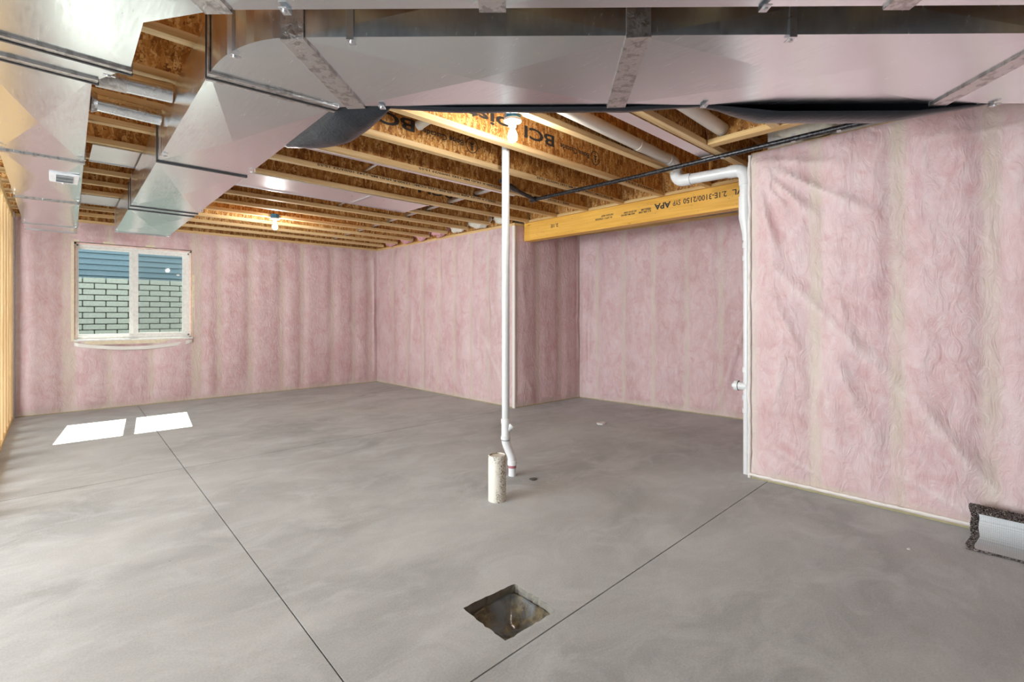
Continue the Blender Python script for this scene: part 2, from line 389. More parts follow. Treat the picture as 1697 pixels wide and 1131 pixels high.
# ------------------------------------------------------------------ insulated walls
def gauss(d, s): return math.exp(-(d / s) ** 2)
def film_wall(wall, p0, p1, z0, z1, studs, hole=None, ridges=(), res=0.03, seed=0.0, bulge=0.016, depth=0.085, amp=1.0, milk0=0.12):
    """batts and studs under film, from p0 to p1; studs = [(ua, ub)]; hole = (ua, ub, za, zb)"""
    p0, p1 = Vector(p0), Vector(p1); L = (p1 - p0).length; d = (p1 - p0) / L; nn = Vector((d.y, -d.x))
    studs = sorted((max(0, a), min(L, b)) for a, b in studs)
    brk = sorted(set([0, L] + [x for s_ in studs for x in s_] + ([hole[0], hole[1]] if hole else [])))
    brk = [x for i, x in enumerate(brk) if i == 0 or x - brk[i - 1] > 0.005]
    def studness(u):
        m = 0.0
        for a, b in studs:
            e = max(a - u, u - b, 0.0); m = max(m, (0.95 if b - a > 0.04 else 0.9) * gauss(e, 0.020))
        return m
    def wide(u):
        m = 0.0
        for a, b in studs:
            e = max(a - u, u - b, 0.0); m = max(m, gauss(e, 0.07))
        return m
    def fields(u, z):
        st = studness(u); sg = wide(u)
        q = Vector((u * 2.1 + seed, z * 0.9, seed * 1.7)); q2 = Vector((u * 8 + seed, z * 4.5, seed))
        dd = 1.25 * bulge * (1 - sg) + amp * ((0.012 * noise.noise(q) + 0.007 * noise.noise(q * 2.3)) * (1 - 0.5 * sg) + 0.0035 * noise.noise(q2))
        milk = milk0 + 0.25 * max(0, noise.noise(q * 1.4 + Vector((9, 0, 0))))
        for (ua, za, ub, zb, am, wd, mk) in ridges:
            A, B, Pp = Vector((ua, za)), Vector((ub, zb)), Vector((u, z)); ab = B - A; t = max(0, min(1, (Pp - A).dot(ab) / ab.length_squared))
            wob = 0.02 * noise.noise(Vector((t * 6, seed, am * 50)))
            e = (Pp - (A + ab * t)).length + wob; g = gauss(e, wd) * (math.sin(math.pi * min(1, max(0, 0.06 + t * 0.9))) ** 0.5)
            dd += am * g; milk = max(milk, mk * g)
        edge = min(z - z0, z1 - z); k = min(1, max(0, edge / 0.10)); k = k * k * (3 - 2 * k)
        dd *= 0.15 + 0.85 * k
        if z - z0 < 0.055: st = max(st, 0.9)
        ce = min(u, L - u)
        if ce < 0.07: milk = max(milk, 0.8 * (1 - ce / 0.07)); dd *= 0.3 + 0.7 * ce / 0.07
        return dd, st, milk
    def piece(ua, ub, za, zb, kind):
        nu = max(2, int(math.ceil((ub - ua) / res))); nv = max(2, int(math.ceil((zb - za) / (res * 1.3))))
        vs_, fc, fs, nr = [], [], [], []
        for i in range(nu + 1):
            for j in range(nv + 1):
                u = ua + (ub - ua) * i / nu; z = za + (zb - za) * j / nv; dd, st, mk = fields(u, z)
                p = p0 + d * u + nn * dd; vs_.append((p.x, p.y, z)); fc.append((st, mk, 0, 1))
                h_ = .008; du = (fields(u + h_, z)[0] - fields(u - h_, z)[0]) / (2 * h_); dz_ = (fields(u, z + h_)[0] - fields(u, z - h_)[0]) / (2 * h_)
                q = Vector((nn.x - d.x * du, nn.y - d.y * du, -dz_)).normalized(); nr.append(q)
        W = nv + 1
        for i in range(nu):
            for j in range(nv): a = i * W + j; fs.append([a, a + W, a + W + 1, a + 1])
        ring = [i * W for i in range(nu + 1)] + [nu * W + j for j in range(1, W)] + [i * W + nv for i in range(nu - 1, -1, -1)] + [j for j in range(nv - 1, 0, -1)]
        b = len(vs_)
        for idx in ring:
            x, y, z = vs_[idx]; u = (Vector((x, y)) - p0).dot(d); p = p0 + d * u - nn * depth; vs_.append((p.x, p.y, z)); fc.append(fc[idx]); nr.append(nr[idx])
        R = len(ring)
        for i in range(R): j = (i + 1) % R; fs.append([ring[i], b + i, b + j, ring[j]])
        fs.append([b + i for i in range(R)])
        me = bpy.data.meshes.new(kind); me.from_pydata(vs_, [], fs); me.update()
        ca = me.color_attributes.new('fc', 'FLOAT_COLOR', 'POINT'); ca.data.foreach_set('color', [c for q in fc for c in q])
        me.polygons.foreach_set('use_smooth', [True] * len(fs)); me.normals_split_custom_set_from_vertices(nr)
        me.materials.append(M['film_over_insulation']); o = bpy.data.objects.new(kind, me); C.objects.link(o); o.parent = wall
    for i in range(len(brk) - 1):
        a, b = brk[i], brk[i + 1]; mid = (a + b) / 2
        kind = 'wall_stud' if any(s_[0] <= mid <= s_[1] for s_ in studs) else 'insulation_batt'
        if hole and hole[0] <= mid <= hole[1]:
            piece(a, b, z0, hole[2], kind); piece(a, b, hole[3], z1, kind)
        else: piece(a, b, z0, z1, kind)
    # sill plate and top plate of the stud frame
    def strip(nm, zz0, zz1, off, mat):
        a = p0 + nn * off; b = p1 + nn * off; c = p1 - nn * depth; e = p0 - nn * depth
        MB().quadbox([tuple(a), tuple(b), tuple(c), tuple(e)], zz0, zz1).build(nm, mat, wall)
    lm = 'lumber_x' if abs(d.x) > abs(d.y) else 'lumber_y'
    strip('sill_gasket', 0.0, z0, 0.003, 'sill_gasket'); strip('top_plate', z1, ZJ - 0.002, -0.004, lm)

BW0, BW1 = (-0.337, 8.484), (4.448, 8.442)
RW0, RW1 = (4.448, 8.442), (4.5255, 4.785)
PW0, PW1 = (4.526, 4.763), (5.848, 4.713)
AW0, AW1 = (5.848, 4.713), (6.098, 1.39)
NW0, NW1 = (3.915, 1.48), (3.915, -3.9)
NR0, NR1 = (6.098, 1.48), (3.95, 1.48)
# window rough opening in wall coordinates
WX0, WX1, WZ0, WZ1 = 0.199, 1.496, 0.915, 2.205

# back wall: foundation with an opening for the window
mb = MB()
mb.box(-3.6, WX0, 8.58, 8.74, -0.17, ZD).box(WX1, 4.62, 8.58, 8.74, -0.17, ZD).box(WX0, WX1, 8.58, 8.74, -0.17, WZ0).box(WX0, WX1, 8.58, 8.74, WZ1, ZD)
wall_back = struct(mb.build('wall_back', 'plaster'), 'back wall of pink insulation under clear film around the window', 'wall')
mb = MB().box(-3.6, WX0 - .03, 8.742, 8.77, -0.1, ZD).box(WX1 + .03, 4.62, 8.742, 8.77, -0.1, ZD).box(WX0 - .03, WX1 + .03, 8.742, 8.77, -0.1, WZ0 - .03).box(WX0 - .03, WX1 + .03, 8.742, 8.77, WZ1 + .03, ZD)
mb.build('outer_cladding', 'cladding', wall_back)  # unseen dark skin added outside to cut sun bounce onto the bricks
u = lambda x: x + 0.337
film_wall(wall_back, BW0, BW1, 0.012, 2.46,
          [(u(0.095), u(WX0)), (u(WX1), u(1.60)), (u(.545), u(.57)), (u(.99), u(1.02))] + [(u(x - .012), u(x + .016)) for x in (1.84, 2.27, 2.74, 3.07, 3.59, 3.98, 4.29)],
          hole=(u(WX0), u(WX1), WZ0, WZ1), seed=1.3,
          ridges=[(u(.25), .86, u(.75), .80, .014, .03, .9), (u(.75), .80, u(1.45), .88, .014, .03, .9), (u(4.36), 2.3, u(4.40), .2, .02, .025, .8), (u(3.95), 1.1, u(4.3), .25, .012, .04, .5),
                  (u(2.4), 2.1, u(2.62), 2.25, .008, .02, .7), (u(2.62), 2.25, u(2.8), 2.1, .008, .02, .6), (u(.3), 2.3, u(.85), 2.24, .01, .03, .5), (u(1.9), 1.7, u(2.0), 1.2, .008, .03, .4)])
MB().box(-3.55, 4.50, 8.535, 8.565, ZJ + .002, ZD - .002).build('rim_board', 'osb_web', wall_back)
# lumber behind the left end of the back wall
MB().box(-3.6, -0.34, 8.40, 8.58, 0, ZJ).build('plain_panel', 'drywall', wall_back)

wall_right = struct(MB().quadbox([(4.545, 8.56), (4.62, 4.86), (4.72, 4.86), (4.62, 8.58)], -0.17, ZD).build('wall_right', 'plaster'), 'pale pink insulated wall behind the white standing pipe', 'wall')
u = lambda y: 8.442 - y
film_wall(wall_right, RW0, RW1, 0.012, 2.46, [(u(y + .016), u(y - .014)) for y in (7.87, 7.41, 6.94, 6.49, 6.08, 5.68, 5.30, 4.93)], seed=4.1,
          ridges=[(u(5.25), 1.75, u(5.18), 1.1, .03, .03, .7), (u(5.5), 1.1, u(4.95), .25, .018, .05, .7), (u(5.0), 2.3, u(5.05), 1.3, .02, .08, .95), (u(6.45), 2.3, u(6.4), 1.4, -.012, .02, .0), (u(7.2), 1.5, u(7.3), .5, .01, .05, .6), (u(6.9), .9, u(6.9), .2, -.012, .02, 0)], bulge=0.012)
MB().quadbox([(4.515, 4.80), (4.53, 4.80), (4.485, 8.53), (4.47, 8.53)], ZJ + .002, ZD - .002).build('rim_board', 'osb_web', wall_right)
for (ya, yb) in ((4.763, 4.800),):
    MB().quadbox([(4.517, yb), (4.5155, ya - .008), (4.535, ya - .009), (4.535, yb)], 0.0, 2.46).build('film_edge', 'film_clear', wall_right)

wall_side = struct(MB().quadbox([(4.72, 4.86), (6.0, 4.81), (6.0, 4.93), (4.72, 4.97)], -0.17, ZD).build('wall_alcove_side', 'plaster'), 'deep pink insulated side wall of the alcove', 'wall')
film_wall(wall_side, PW0, PW1, 0.012, 2.46, [(a, a + .035) for a in (0.0, .41, .86, 1.28)], seed=7.7, ridges=[(.18, .4, .35, .15, .012, .03, .4), (1.26, 2.2, 1.28, .2, .02, .02, .6), (.1, 1.9, .2, 1.2, .008, .04, .3)], bulge=0.014)
wall_alc = struct(MB().quadbox([(5.95, 4.81), (6.20, 1.40), (6.32, 1.40), (6.08, 4.81)], -0.17, ZD).build('wall_alcove', 'plaster'), 'pink insulated back wall of the alcove beneath the yellow beam', 'wall')
u = lambda y: 4.713 - y
film_wall(wall_alc, AW0, AW1, 0.012, 2.46, [(u(y + .014), u(y - .014)) for y in (4.40, 3.96, 3.51, 3.05, 2.62, 2.2, 1.75)], seed=11.9,
          ridges=[(u(2.28), 1.27, u(2.45), .8, .035, .045, .5), (u(2.45), .8, u(2.62), .2, .03, .05, .4), (u(2.2), 1.0, u(2.35), .5, .03, .05, .3), (u(4.5), 2.0, u(4.55), .3, .02, .03, .4)], bulge=0.018)
wall_near = struct(MB().box(4.005, 4.10, -3.9, 1.39, -0.17, ZD).build('wall_front_right', 'plaster'), 'near pink insulated wall with diagonal film folds beside the carpet remnant', 'wall')
u = lambda y: 1.48 - y
film_wall(wall_near, NW0, NW1, 0.012, 2.49, [(0, .03)] + [(u(y + .022), u(y - .022)) for y in (1.042, .583, .157, -.27, -.68, -1.1, -1.55, -2.0, -2.5, -3.0, -3.5)], seed=15.2, res=0.018,
          ridges=[(u(1.33), 1.62, u(.62), .83, .022, .05, .75), (u(.62), .83, u(-.1), -.05, .022, .05, .75),
                  (u(1.46), 2.44, u(.72), 1.92, .026, .04, .65), (u(1.46), 2.42, u(1.05), 1.95, .024, .035, .6), (u(1.46), 2.40, u(1.3), 1.7, .024, .035, .6), (u(1.46), 2.44, u(.9), 2.28, .02, .035, .5), (u(1.40), 2.30, u(1.22), 2.0, .018, .03, .5),
                  (u(1.3), 1.35, u(1.15), 1.0, .014, .03, .5), (u(1.25), 1.1, u(1.3), .5, .018, .05, .6), (u(1.0), .9, u(.95), .35, .016, .05, .5), (u(.95), 1.0, u(.7), .4, .018, .05, .5),
                  (u(.9), 1.35, u(.8), 1.0, .012, .03, .4), (u(1.35), .28, u(1.0), .12, .014, .03, .7), (u(.58), .24, u(.2), .08, .011, .028, .8), (u(.5), .75, u(.2), .35, .015, .05, .4), (u(.5), 2.35, u(-.4), 2.25, .01, .03, .5)], bulge=0.018, amp=1.5)
wall_nr = struct(MB().box(4.10, 6.20, 1.30, 1.39, -0.17, ZD).build('wall_front_right_end', 'plaster'), 'hidden end of the near insulated wall facing the alcove', 'wall')
film_wall(wall_nr, NR0, NR1, 0.012, 2.46, [(a, a + .03) for a in (.4, .85, 1.3, 1.75)], seed=21, res=0.06)
# film gathered at the near wall's corner and foot
mb = MB(); mb.tube([(3.908 + .006 * noise.noise(Vector((z * 9, 1, 0))), 1.488 + .007 * noise.noise(Vector((z * 7, 5, 0))), z) for z in [0.0 + .04 * k for k in range(63)]], [0.012 + .006 * noise.noise(Vector((k * .7, 0, 2))) for k in range(63)], 8)
mb.build('film_edge', 'film_clear', wall_near, smooth=True)
mb = MB(); mb.tube([(3.905, 1.49 - t * .03, 0.030 + .006 * noise.noise(Vector((t * .9, 3, 0)))) for t in range(0, 70)], [0.011 + .005 * noise.noise(Vector((t * .5, 7, 0))) for t in range(0, 70)], 8)
mb.build('film_edge', 'film_clear', wall_near, smooth=True)

# unseen outer walls; the left one has an invented opening for daylight
mb = MB(); mb.box(-3.75, -3.6, -4.2, 1.6, -0.17, ZD).box(-3.75, -3.6, 5.6, 8.74, -0.17, ZD).box(-3.75, -3.6, 1.6, 5.6, 2.3, ZD).box(-3.75, -3.6, 1.6, 5.6, -.17, 0.15)
struct(mb.build('wall_left_outer', 'drywall'), 'plain outer wall with a wide made-up opening that lets daylight in', 'wall')
struct(MB().box(-3.6, 4.1, -4.2, -4.05, -0.17, ZD).build('wall_rear', 'drywall'), 'plain rear wall behind the camera', 'wall')

# left stud wall
ws = MB().box(-0.44, -0.35, 4.3, 8.395, 0.0, 0.038).build('wall_left', 'lumber_y'); struct(ws, 'open stud wall of bare lumber left of the window', 'wall')
MB().box(-0.44, -0.35, 4.3, 8.395, ZJ - 0.078, ZJ - 0.001).build('top_plate', 'lumber_y', ws)
stud_me = None
ys = [8.08 - 0.408 * k for k in range(10)] + [8.376]
for y in ys:
    if stud_me is None:
        o = MB().box(-0.44, -0.352, -0.019, 0.019, 0.038, ZJ - 0.078).build('stud', 'lumber_z', ws, bevel=0.002); stud_me = o.data
    else:
        o = bpy.data.objects.new('stud', stud_me); C.objects.link(o); o.parent = ws
    o.location = (0, y, 0)

# ------------------------------------------------------------------ window
WY = 8.50
win = struct(MB().box(WX0, WX1, 8.47, 8.74, WZ0 - .03, WZ0).box(WX0, WX1, 8.47, 8.74, WZ1, WZ1 + .03).box(WX0 - .03, WX0, 8.47, 8.74, WZ0, WZ1).box(WX1, WX1 + .03, 8.47, 8.74, WZ0, WZ1).build('window_1', 'pale_wood'), 'white vinyl sliding window in a lumber opening', 'window')
fx0, fx1, fz0, fz1 = WX0 + .018, WX1 - .022, WZ0 + .022, WZ1 - .022
gx0, gx1, gz0, gz1 = .246, 1.385, .998, 2.125
fy0, fy1 = 8.535, 8.62
mb = MB().box(fx0, fx1, fy0, fy1, fz0, gz0 - .02).box(fx0, fx1, fy0, fy1, gz1 + .018, fz1).box(fx0, gx0 - .008, fy0, fy1, gz0 - .02, gz1 + .018).box(gx1 + .035, fx1, fy0, fy1, gz0 - .02, gz1 + .018)
fr = mb.build('window_frame', 'vinyl', win)
def sash(x0, x1, y0, y1, z0, z1, wl, wr, wt, wb):
    m = MB().box(x0 - wl, x0, y0, y1, z0 - wb, z1 + wt).box(x1, x1 + wr, y0, y1, z0 - wb, z1 + wt).box(x0, x1, y0, y1, z0 - wb, z0).box(x0, x1, y0, y1, z1, z1 + wt)
    return m.build('sash', 'vinyl', win)
s1_ = sash(.246, .772, 8.575, 8.605, gz0, gz1, .008, .05, .018, .02)
s2_ = sash(.868, 1.385, 8.545, 8.572, gz0 + .01, gz1 - .012, .058, .035, .03, .03)
MB().box(.246, .772, 8.588, 8.592, gz0, gz1).build('pane', 'glass', s1_)
MB().box(.868, 1.385, 8.556, 8.560, gz0 + .01, gz1 - .012).build('pane', 'glass', s2_)
MB().box(.868, 1.385, 8.598, 8.600, gz0 + .01, gz1 - .012).build('insect_screen', 'screen_mesh', win)
for z in (1.25, 1.75): MB().box(.80, .815, 8.536, 8.546, z - .03, z + .03).build('latch', 'vinyl', s2_)
for x, z in ((WX0 + .03, fz1 - .012), (fx1 - .015, fz1 - .03), (fx1 - .015, fz0 + .03)): MB().box(x - .012, x + .012, 8.528, 8.536, z - .012, z + .012).build('corner_clip', 'register_dark', win)
MB().box(1.315, 1.35, 8.552, 8.5545, 1.83, 1.85).build('sticker', 'plaster', s2_)
# foam squeezed out round the frame
def squiggle(a, b, mat, r=0.012, ph=0.0):
    a, b = Vector(a), Vector(b); k = 26; pts = []; rs = []
    for i in range(k + 1):
        p = a.lerp(b, i / k); q = Vector((i * .9 + ph, ph, 0)); p += Vector((noise.noise(q), .3 * noise.noise(q + Vector((5, 0, 0))), noise.noise(q + Vector((0, 9, 0))))) * .008
        pts.append(p); rs.append(r * (1 + .6 * noise.noise(q * 1.3)))
    return MB().tube(pts, rs, 8).build('foam_bead', mat, win, smooth=True)
squiggle((WX0 + .010, 8.525, WZ0 + .03), (WX0 + .010, 8.525, WZ1 - .03), 'pink_foam', .014, 1)
squiggle((WX1 - .012, 8.525, WZ0 + .03), (WX1 - .012, 8.525, WZ1 - .03), 'pink_foam', .017, 4)
squiggle((WX0 + .02, 8.525, WZ1 - .010), (WX1 - .02, 8.525, WZ1 - .010), 'pink_foam', .014, 8)
MB().box(WX0, WX1, 8.44, 8.535, WZ0 - .004, WZ0 + .018).build('sill_board', 'vinyl', win)
# film sagging below the sill
def flap(a, b):
    x = WX0 + .0 + (WX1 - WX0) * a; sag = .012 + .075 * math.sin(math.pi * a) ** .8
    return (x, 8.452 - .035 * math.sin(math.pi * a) * (1 - .6 * b) - .004 * noise.noise(Vector((a * 9, b * 4, 0))), WZ0 - sag - b * .05)
o = MB().grid(flap, 30, 5).build('film_flap', 'film_clear', win, smooth=True, fix=False)
o.modifiers.new('thickness', 'SOLIDIFY').thickness = 0.003
MB().box(WX0 + .1, WX1 - .1, 8.442, 8.458, WZ0 - .055, WZ0 - .004).build('sill_lumber', 'pale_wood', win)

# ------------------------------------------------------------------ outside
gw = thing('garden_wall', 'pale brick retaining wall seen through the window', 'wall', (1.2, 11.55, 0.3))
MB().box(-2.6, 5.0, 11.53, 11.8, 0.3, 1.90).build('wall_core', 'mortar', gw)
bme = None; rng = random.Random(3)
for r in range(13):
    for k in range(22):
        o = None; L = .32
        if bme is None:
            o = MB().box(-L / 2 + .007, L / 2 - .007, -.03, .01, -.0455, .0455).build('brick', 'brick_face', None, bevel=.006); bme = o.data
        else: o = bpy.data.objects.new('brick', bme); C.objects.link(o)
        o.parent = gw; o.location = (-2.5 + k * L + (L / 2 if r % 2 else 0) - 1.2 + .16, -.02 + rng.uniform(-.008, .006), .31 + r * .105 - .0 + .01); o.rotation_euler = (0, rng.uniform(-.008, .008), 0)
nh = thing('neighbor_house', 'blue-grey lap-sided house standing above the brick wall outside', 'house', (1.2, 12.1, 0.3))
MB().box(-2.6, 5.0, 12.12, 12.3, 0.3, 3.3).build('sheathing', 'mortar', nh)
pm = None
for k in range(14):
    if pm is None:
        o = MB().obox((0, 0, 0), (3.8, 0, 0), (0, .006, 0), (0, .014, .062)).build('siding_board', 'siding', None); pm = o.data
    else: o = bpy.data.objects.new('siding_board', pm); C.objects.link(o)
    o.parent = nh; o.location = (0, -.02, 1.55 + k * .107)
tag(MB().box(-4, 7, 8.8, 11.5, -0.1, 0.35).build('window_well_ground', 'soil'), 'pale soil ground outside below the window', 'ground')

# ------------------------------------------------------------------ joists
STEP = 0.4975
def jy(k): return 1.69 + STEP * k           # far edge of flange
FW = 0.058
mesh_cache = {}
def joist(k, xr, label, xl=-3.55):
    t = thing('floor_joist', label, 'joist', (xl, jy(k) - FW / 2, ZJ), 'floor joists')
    L = round(xr - xl, 3)
    for nm, (a, b, z0, z1), mat in (('bottom_flange', (-FW / 2, FW / 2, 0, .038), 'flange_wood'), ('web', (-.005, .005, .036, .264), 'osb_web'), ('top_flange', (-FW / 2, FW / 2, .262, .299), 'flange_wood')):
        if (nm, L) not in mesh_cache:
            o = MB().box(0, L, a, b, z0, z1).build(nm, mat, None, bevel=0.0015 if nm != 'web' else 0); mesh_cache[(nm, L)] = o.data
        else: o = bpy.data.objects.new(nm, mesh_cache[(nm, L)]); C.objects.link(o)
        o.parent = t
    return t
BARE = 'wood I-joist with orange strand-board web bare of any big lettering'
J = {}
for k in range(-11, 14):
    if k < -5: xr = 3.88
    elif k < 0: xr = 3.49
    elif k <= 6: xr = 4.655
    else: xr = 4.40
    lab = BARE
    if k == 2: lab = 'wood I-joist with big black lettering on its web, beside the lit bulb'
    if k == 3: lab = 'wood I-joist with big black lettering, a white pipe end poking at its web'
    if k == 4: lab = 'wood I-joist with small ink line on flange and steel strip beneath'
    if k == 5: lab = 'wood I-joist with one long line of small ink print on its flange'
    if k == 6: lab = 'wood I-joist carrying the near edge of the long pale joist pan'
    if k == 7: lab = 'wood I-joist carrying the far edge of the long pale joist pan'
    if k == 10: lab = 'wood I-joist holding the blue box of the bulb facing the window wall'
    if k == 13: lab = 'last wood I-joist, running along the top of the window wall'
    if k == 0: lab = 'wood I-joist against which the short lumber header ends'
    if k == 1: lab = 'wood I-joist between the lit porcelain bulb holder and the long drain pipe'
    J[k] = joist(k, xr, lab)
UD_X, UD_Y = (-1, 0, 0), (0, 0, -1)          # lettering upside down on faces looking at the camera
def leaf_logo(cx, y, cz, r, par):
    m = MB(); seg = 28
    for i in range(seg):
        a0, a1 = 2 * math.pi * i / seg, 2 * math.pi * (i + 1) / seg; b = len(m.v)
        for rr, aa in ((r, a0), (r, a1), (r * .88, a1), (r * .88, a0)): m.v.append((cx + rr * math.cos(aa), y, cz + rr * math.sin(aa)))
        m.f.append([b, b + 1, b + 2, b + 3])
    def tri(pts): b = len(m.v); m.v.extend([(cx + p[0] * r, y, cz - p[1] * r) for p in pts]); m.f.append([b + i for i in range(len(pts))])
    for s_, yy in ((.22, .45), (.38, .1), (.5, -.25)): tri([(0, yy + .3), (-s_, yy - .15), (0, yy - .02), (s_, yy - .15)])
    tri([(-.05, -.2), (-.05, -.75), (.05, -.75), (.05, -.2)])
    o = m.build('printed_logo', 'ink', par, fix=False); return o
def stamp(k, x_end):
    """printing on the web of joist k; x_end: centre of the round mark (right end in view)"""
    y = jy(k) - FW / 2 - .0056; p = J[k]
    leaf_logo(x_end, y - .0006, 2.645, .062, p)
    text('printed_text', 'Boise Cascade', .062, (x_end - .085, y, 2.665), UD_X, UD_Y, p, bold=.001, width=.38)
    text('printed_text', 'BCI', .125, (x_end - .53, y, 2.70), UD_X, UD_Y, p, bold=.003, width=.34)
    text('printed_text', 'Joist', .125, (x_end - .96, y, 2.70), UD_X, UD_Y, p, bold=.003, width=.5)
stamp(2, 3.503); stamp(3, 2.506); stamp(6, 3.95)
LINE = '0005-1.9 2015T AJPB ICC-ES ESR-1336 CCMC-12300-R HUD MR-1242 10/03/23 15:55'
for k, xe, wd in ((5, 3.62, 2.0), (4, 4.3, 2.0), (3, 4.45, 1.2), (2, 4.45, .5)):
    body = LINE if wd > 1.5 else (LINE[28:] if wd > 1 else LINE[-14:])
    text('printed_text', body, .024, (xe, jy(k) - FW - .0004, ZJ + .030), UD_X, UD_Y, J[k], bold=.0006, width=wd)['kind'] = 'stuff'

# header ending the short joists, rim boards, plates
def lum(name, mat, label, cat, *b): return tag(MB().box(*b).build(name, mat, bevel=.002), label, cat)
lum('joist_header', 'lumber_y', 'yellow lumber header crossing joist ends above the black gas pipe', 'beam', 3.495, 3.575, -.9, jy(0) - FW - .003, ZJ, ZJ + .038)
lum('rim_board', 'osb_web', 'strand-board rim closing short joist ends above the lumber header', 'rim board', 3.535, 3.56, -.9, jy(0) - FW - .003, ZJ + .040, ZD - .001)
rim = lum('rim_board', 'osb_web', 'strand-board rim standing on the yellow beam between joist ends', 'rim board', 4.70, 4.73, 1.42, 4.70, ZJ + .001, ZD - .001)
lum('bearing_plate', 'lumber_y', 'pale lumber strip lying on top of the yellow beam', 'plate', 4.655, 4.70, 1.42, 4.72, ZJ, ZJ + .03)
# beam
lv = thing('laminated_beam', 'yellow laminated lumber beam with upside-down ink stamps over the alcove', 'beam', (4.72, 3.0, 2.262))
MB().box(4.68, 4.77, 1.42, 4.74, 2.262, ZJ - .001).build('beam_ply', 'lvl_wood', lv, bevel=.003)
MB().box(4.772, 4.815, 1.42, 4.74, 2.262, ZJ - .001).build('beam_ply', 'lvl_wood', lv, bevel=.003)
def lt(body, size, y0, ztop, wd, bold=.001): text('printed_text', body, size, (4.6795, y0, ztop), (0, 1, 0), (0, 0, -1), lv, width=wd, bold=bold)
lt('VL', .075, 1.84, 2.438, .10); lt('2.1E-3100/2150', .075, 1.99, 2.438, .44); lt('SYP', .075, 2.46, 2.436, .085); lt('APA', .085, 2.575, 2.436, .19, .003)
lt('VERSA-LAM', .028, 2.80, 2.41, .12); lt('ICC ESR-1040', .028, 2.80, 2.385, .15); lt('SCL UP LVL CODE', .024, 2.98, 2.41, .16); lt('HUD MR-1303 ICC', .024, 3.0, 2.385, .18)
lt('10/12/23 0657', .026, 3.28, 2.42, .17); lt('VL OPTI 1 2750/2250', .026, 3.3, 2.39, .24); lt('2.1E', .06, 4.12, 2.42, .13)
for i in range(26):
    y, z = random.uniform(1.8, 4.6), random.uniform(2.29, 2.47); MB().lathe((4.6805, y, z), [(.004, 0), (.004, .0012), (0, .0012)], 6, (-1, 0, 0)).build('nail_head', 'register_dark', lv)

# pink wool tucked between joist ends over the right wall
def lump(name, mat, c, r, parent=None, seed=0, n_=3):
    bm = bmesh.new(); bmesh.ops.create_icosphere(bm, subdivisions=n_, radius=1)
    for q in bm.verts:
        k = 1 + .35 * noise.noise(q.co * 2.2 + Vector((seed, 0, 0))) + .15 * noise.noise(q.co * 6 + Vector((0, seed, 0)))
        q.co = Vector((q.co.x * r[0] * k, q.co.y * r[1] * k, q.co.z * r[2] * k))
    me = bpy.data.meshes.new(name); bm.to_mesh(me); bm.free(); me.polygons.foreach_set('use_smooth', [True] * len(me.polygons))
    me.materials.append(M[mat]); o = bpy.data.objects.new(name, me); C.objects.link(o); o.parent = parent; o.location = Vector(c) - (wloc(parent) if parent else Vector()); return o
for k in range(7, 13):
    lump('insulation_tuft', 'pink_wool' if k > 8 else 'foam', (4.43, jy(k) + .20, 2.62), (.09, .21, .13), wall_right, k)
lump('insulation_tuft', 'foam', (4.45, jy(6) + .22, 2.60), (.08, .2, .10), wall_right, 3.3)
lump('insulation_tuft', 'foam', (3.43, 1.0, 2.62), (.06, .10, .10), wall_near, 8.3)
for k in range(-5, 0): lump('insulation_tuft', 'foam', (3.95, jy(k) - .1, 2.66), (.09, .23, .14), wall_near, k * 1.3)

# ------------------------------------------------------------------ sheet-metal ducts
ZB, ZT = 2.23, 2.475
def duct_section(plan, parent, z0=ZB, z1=ZT, brk=.016, name='duct_section'):
    """closed box over a plan quad with cross-broken faces"""
    k = len(plan); m = MB(); P2 = [Vector(p) for p in plan]; c = sum(P2, Vector((0, 0))) / k
    m.v += [(p.x, p.y, z0) for p in P2] + [(p.x, p.y, z1) for p in P2] + [(c.x, c.y, z0 - brk), (c.x, c.y, z1)]
    for i in range(k):
        j = (i + 1) % k; m.f.append([i, 2 * k, j]); m.f.append([k + i, k + j, 2 * k + 1])
        if k == 4:
            mid = (P2[i] + P2[j]) / 2; o_ = (mid - c).normalized() * brk * .6; m.v.append((mid.x + o_.x, mid.y + o_.y, (z0 + z1) / 2)); q = len(m.v) - 1
            for a, b in ((i, j), (j, k + j), (k + j, k + i), (k + i, i)): m.f.append([a, b, q])
        else: m.f.append([i, j, k + j, k + i])
    return m.build(name, 'galvanized', parent)
def seam(a, b, wd, parent, name='foil_tape', mat='foil_tape', h=.006, z0=ZB, z1=ZT, drop=0.004, side=True):
    """tape or cleat round bottom and both sides across a duct from a to b (plan points)"""
    a, b = Vector(a), Vector(b); d = (b - a).normalized(); n2 = Vector((-d.y, d.x)) * wd / 2; m = MB()
    rng_ = random.Random(int(a.x * 1000)); e = h
    nseg = 14
    # bottom strip with slightly ragged edges
    def bot(i, s_): 
        t = i / nseg; r = rng_.uniform(-.004, .004) if mat == 'foil_tape' else 0; p = a - d * e + (b - a + d * 2 * e) * t + n2 * s_ * (1 + r * 8); return (p.x, p.y)
    pl = [bot(i, -1) for i in range(nseg + 1)] + [bot(i, 1) for i in range(nseg, -1, -1)]
    m.quadbox(pl, z0 - drop - h, z0 - .0005)
    if side:
        for p, s_ in ((a, -1), (b, 1)):
            m.quadbox([tuple(p - n2), tuple(p - n2 + d * s_ * e), tuple(p + n2 + d * s_ * e), tuple(p + n2)], z0 - h, z1)
    return m.build(name, mat, parent)
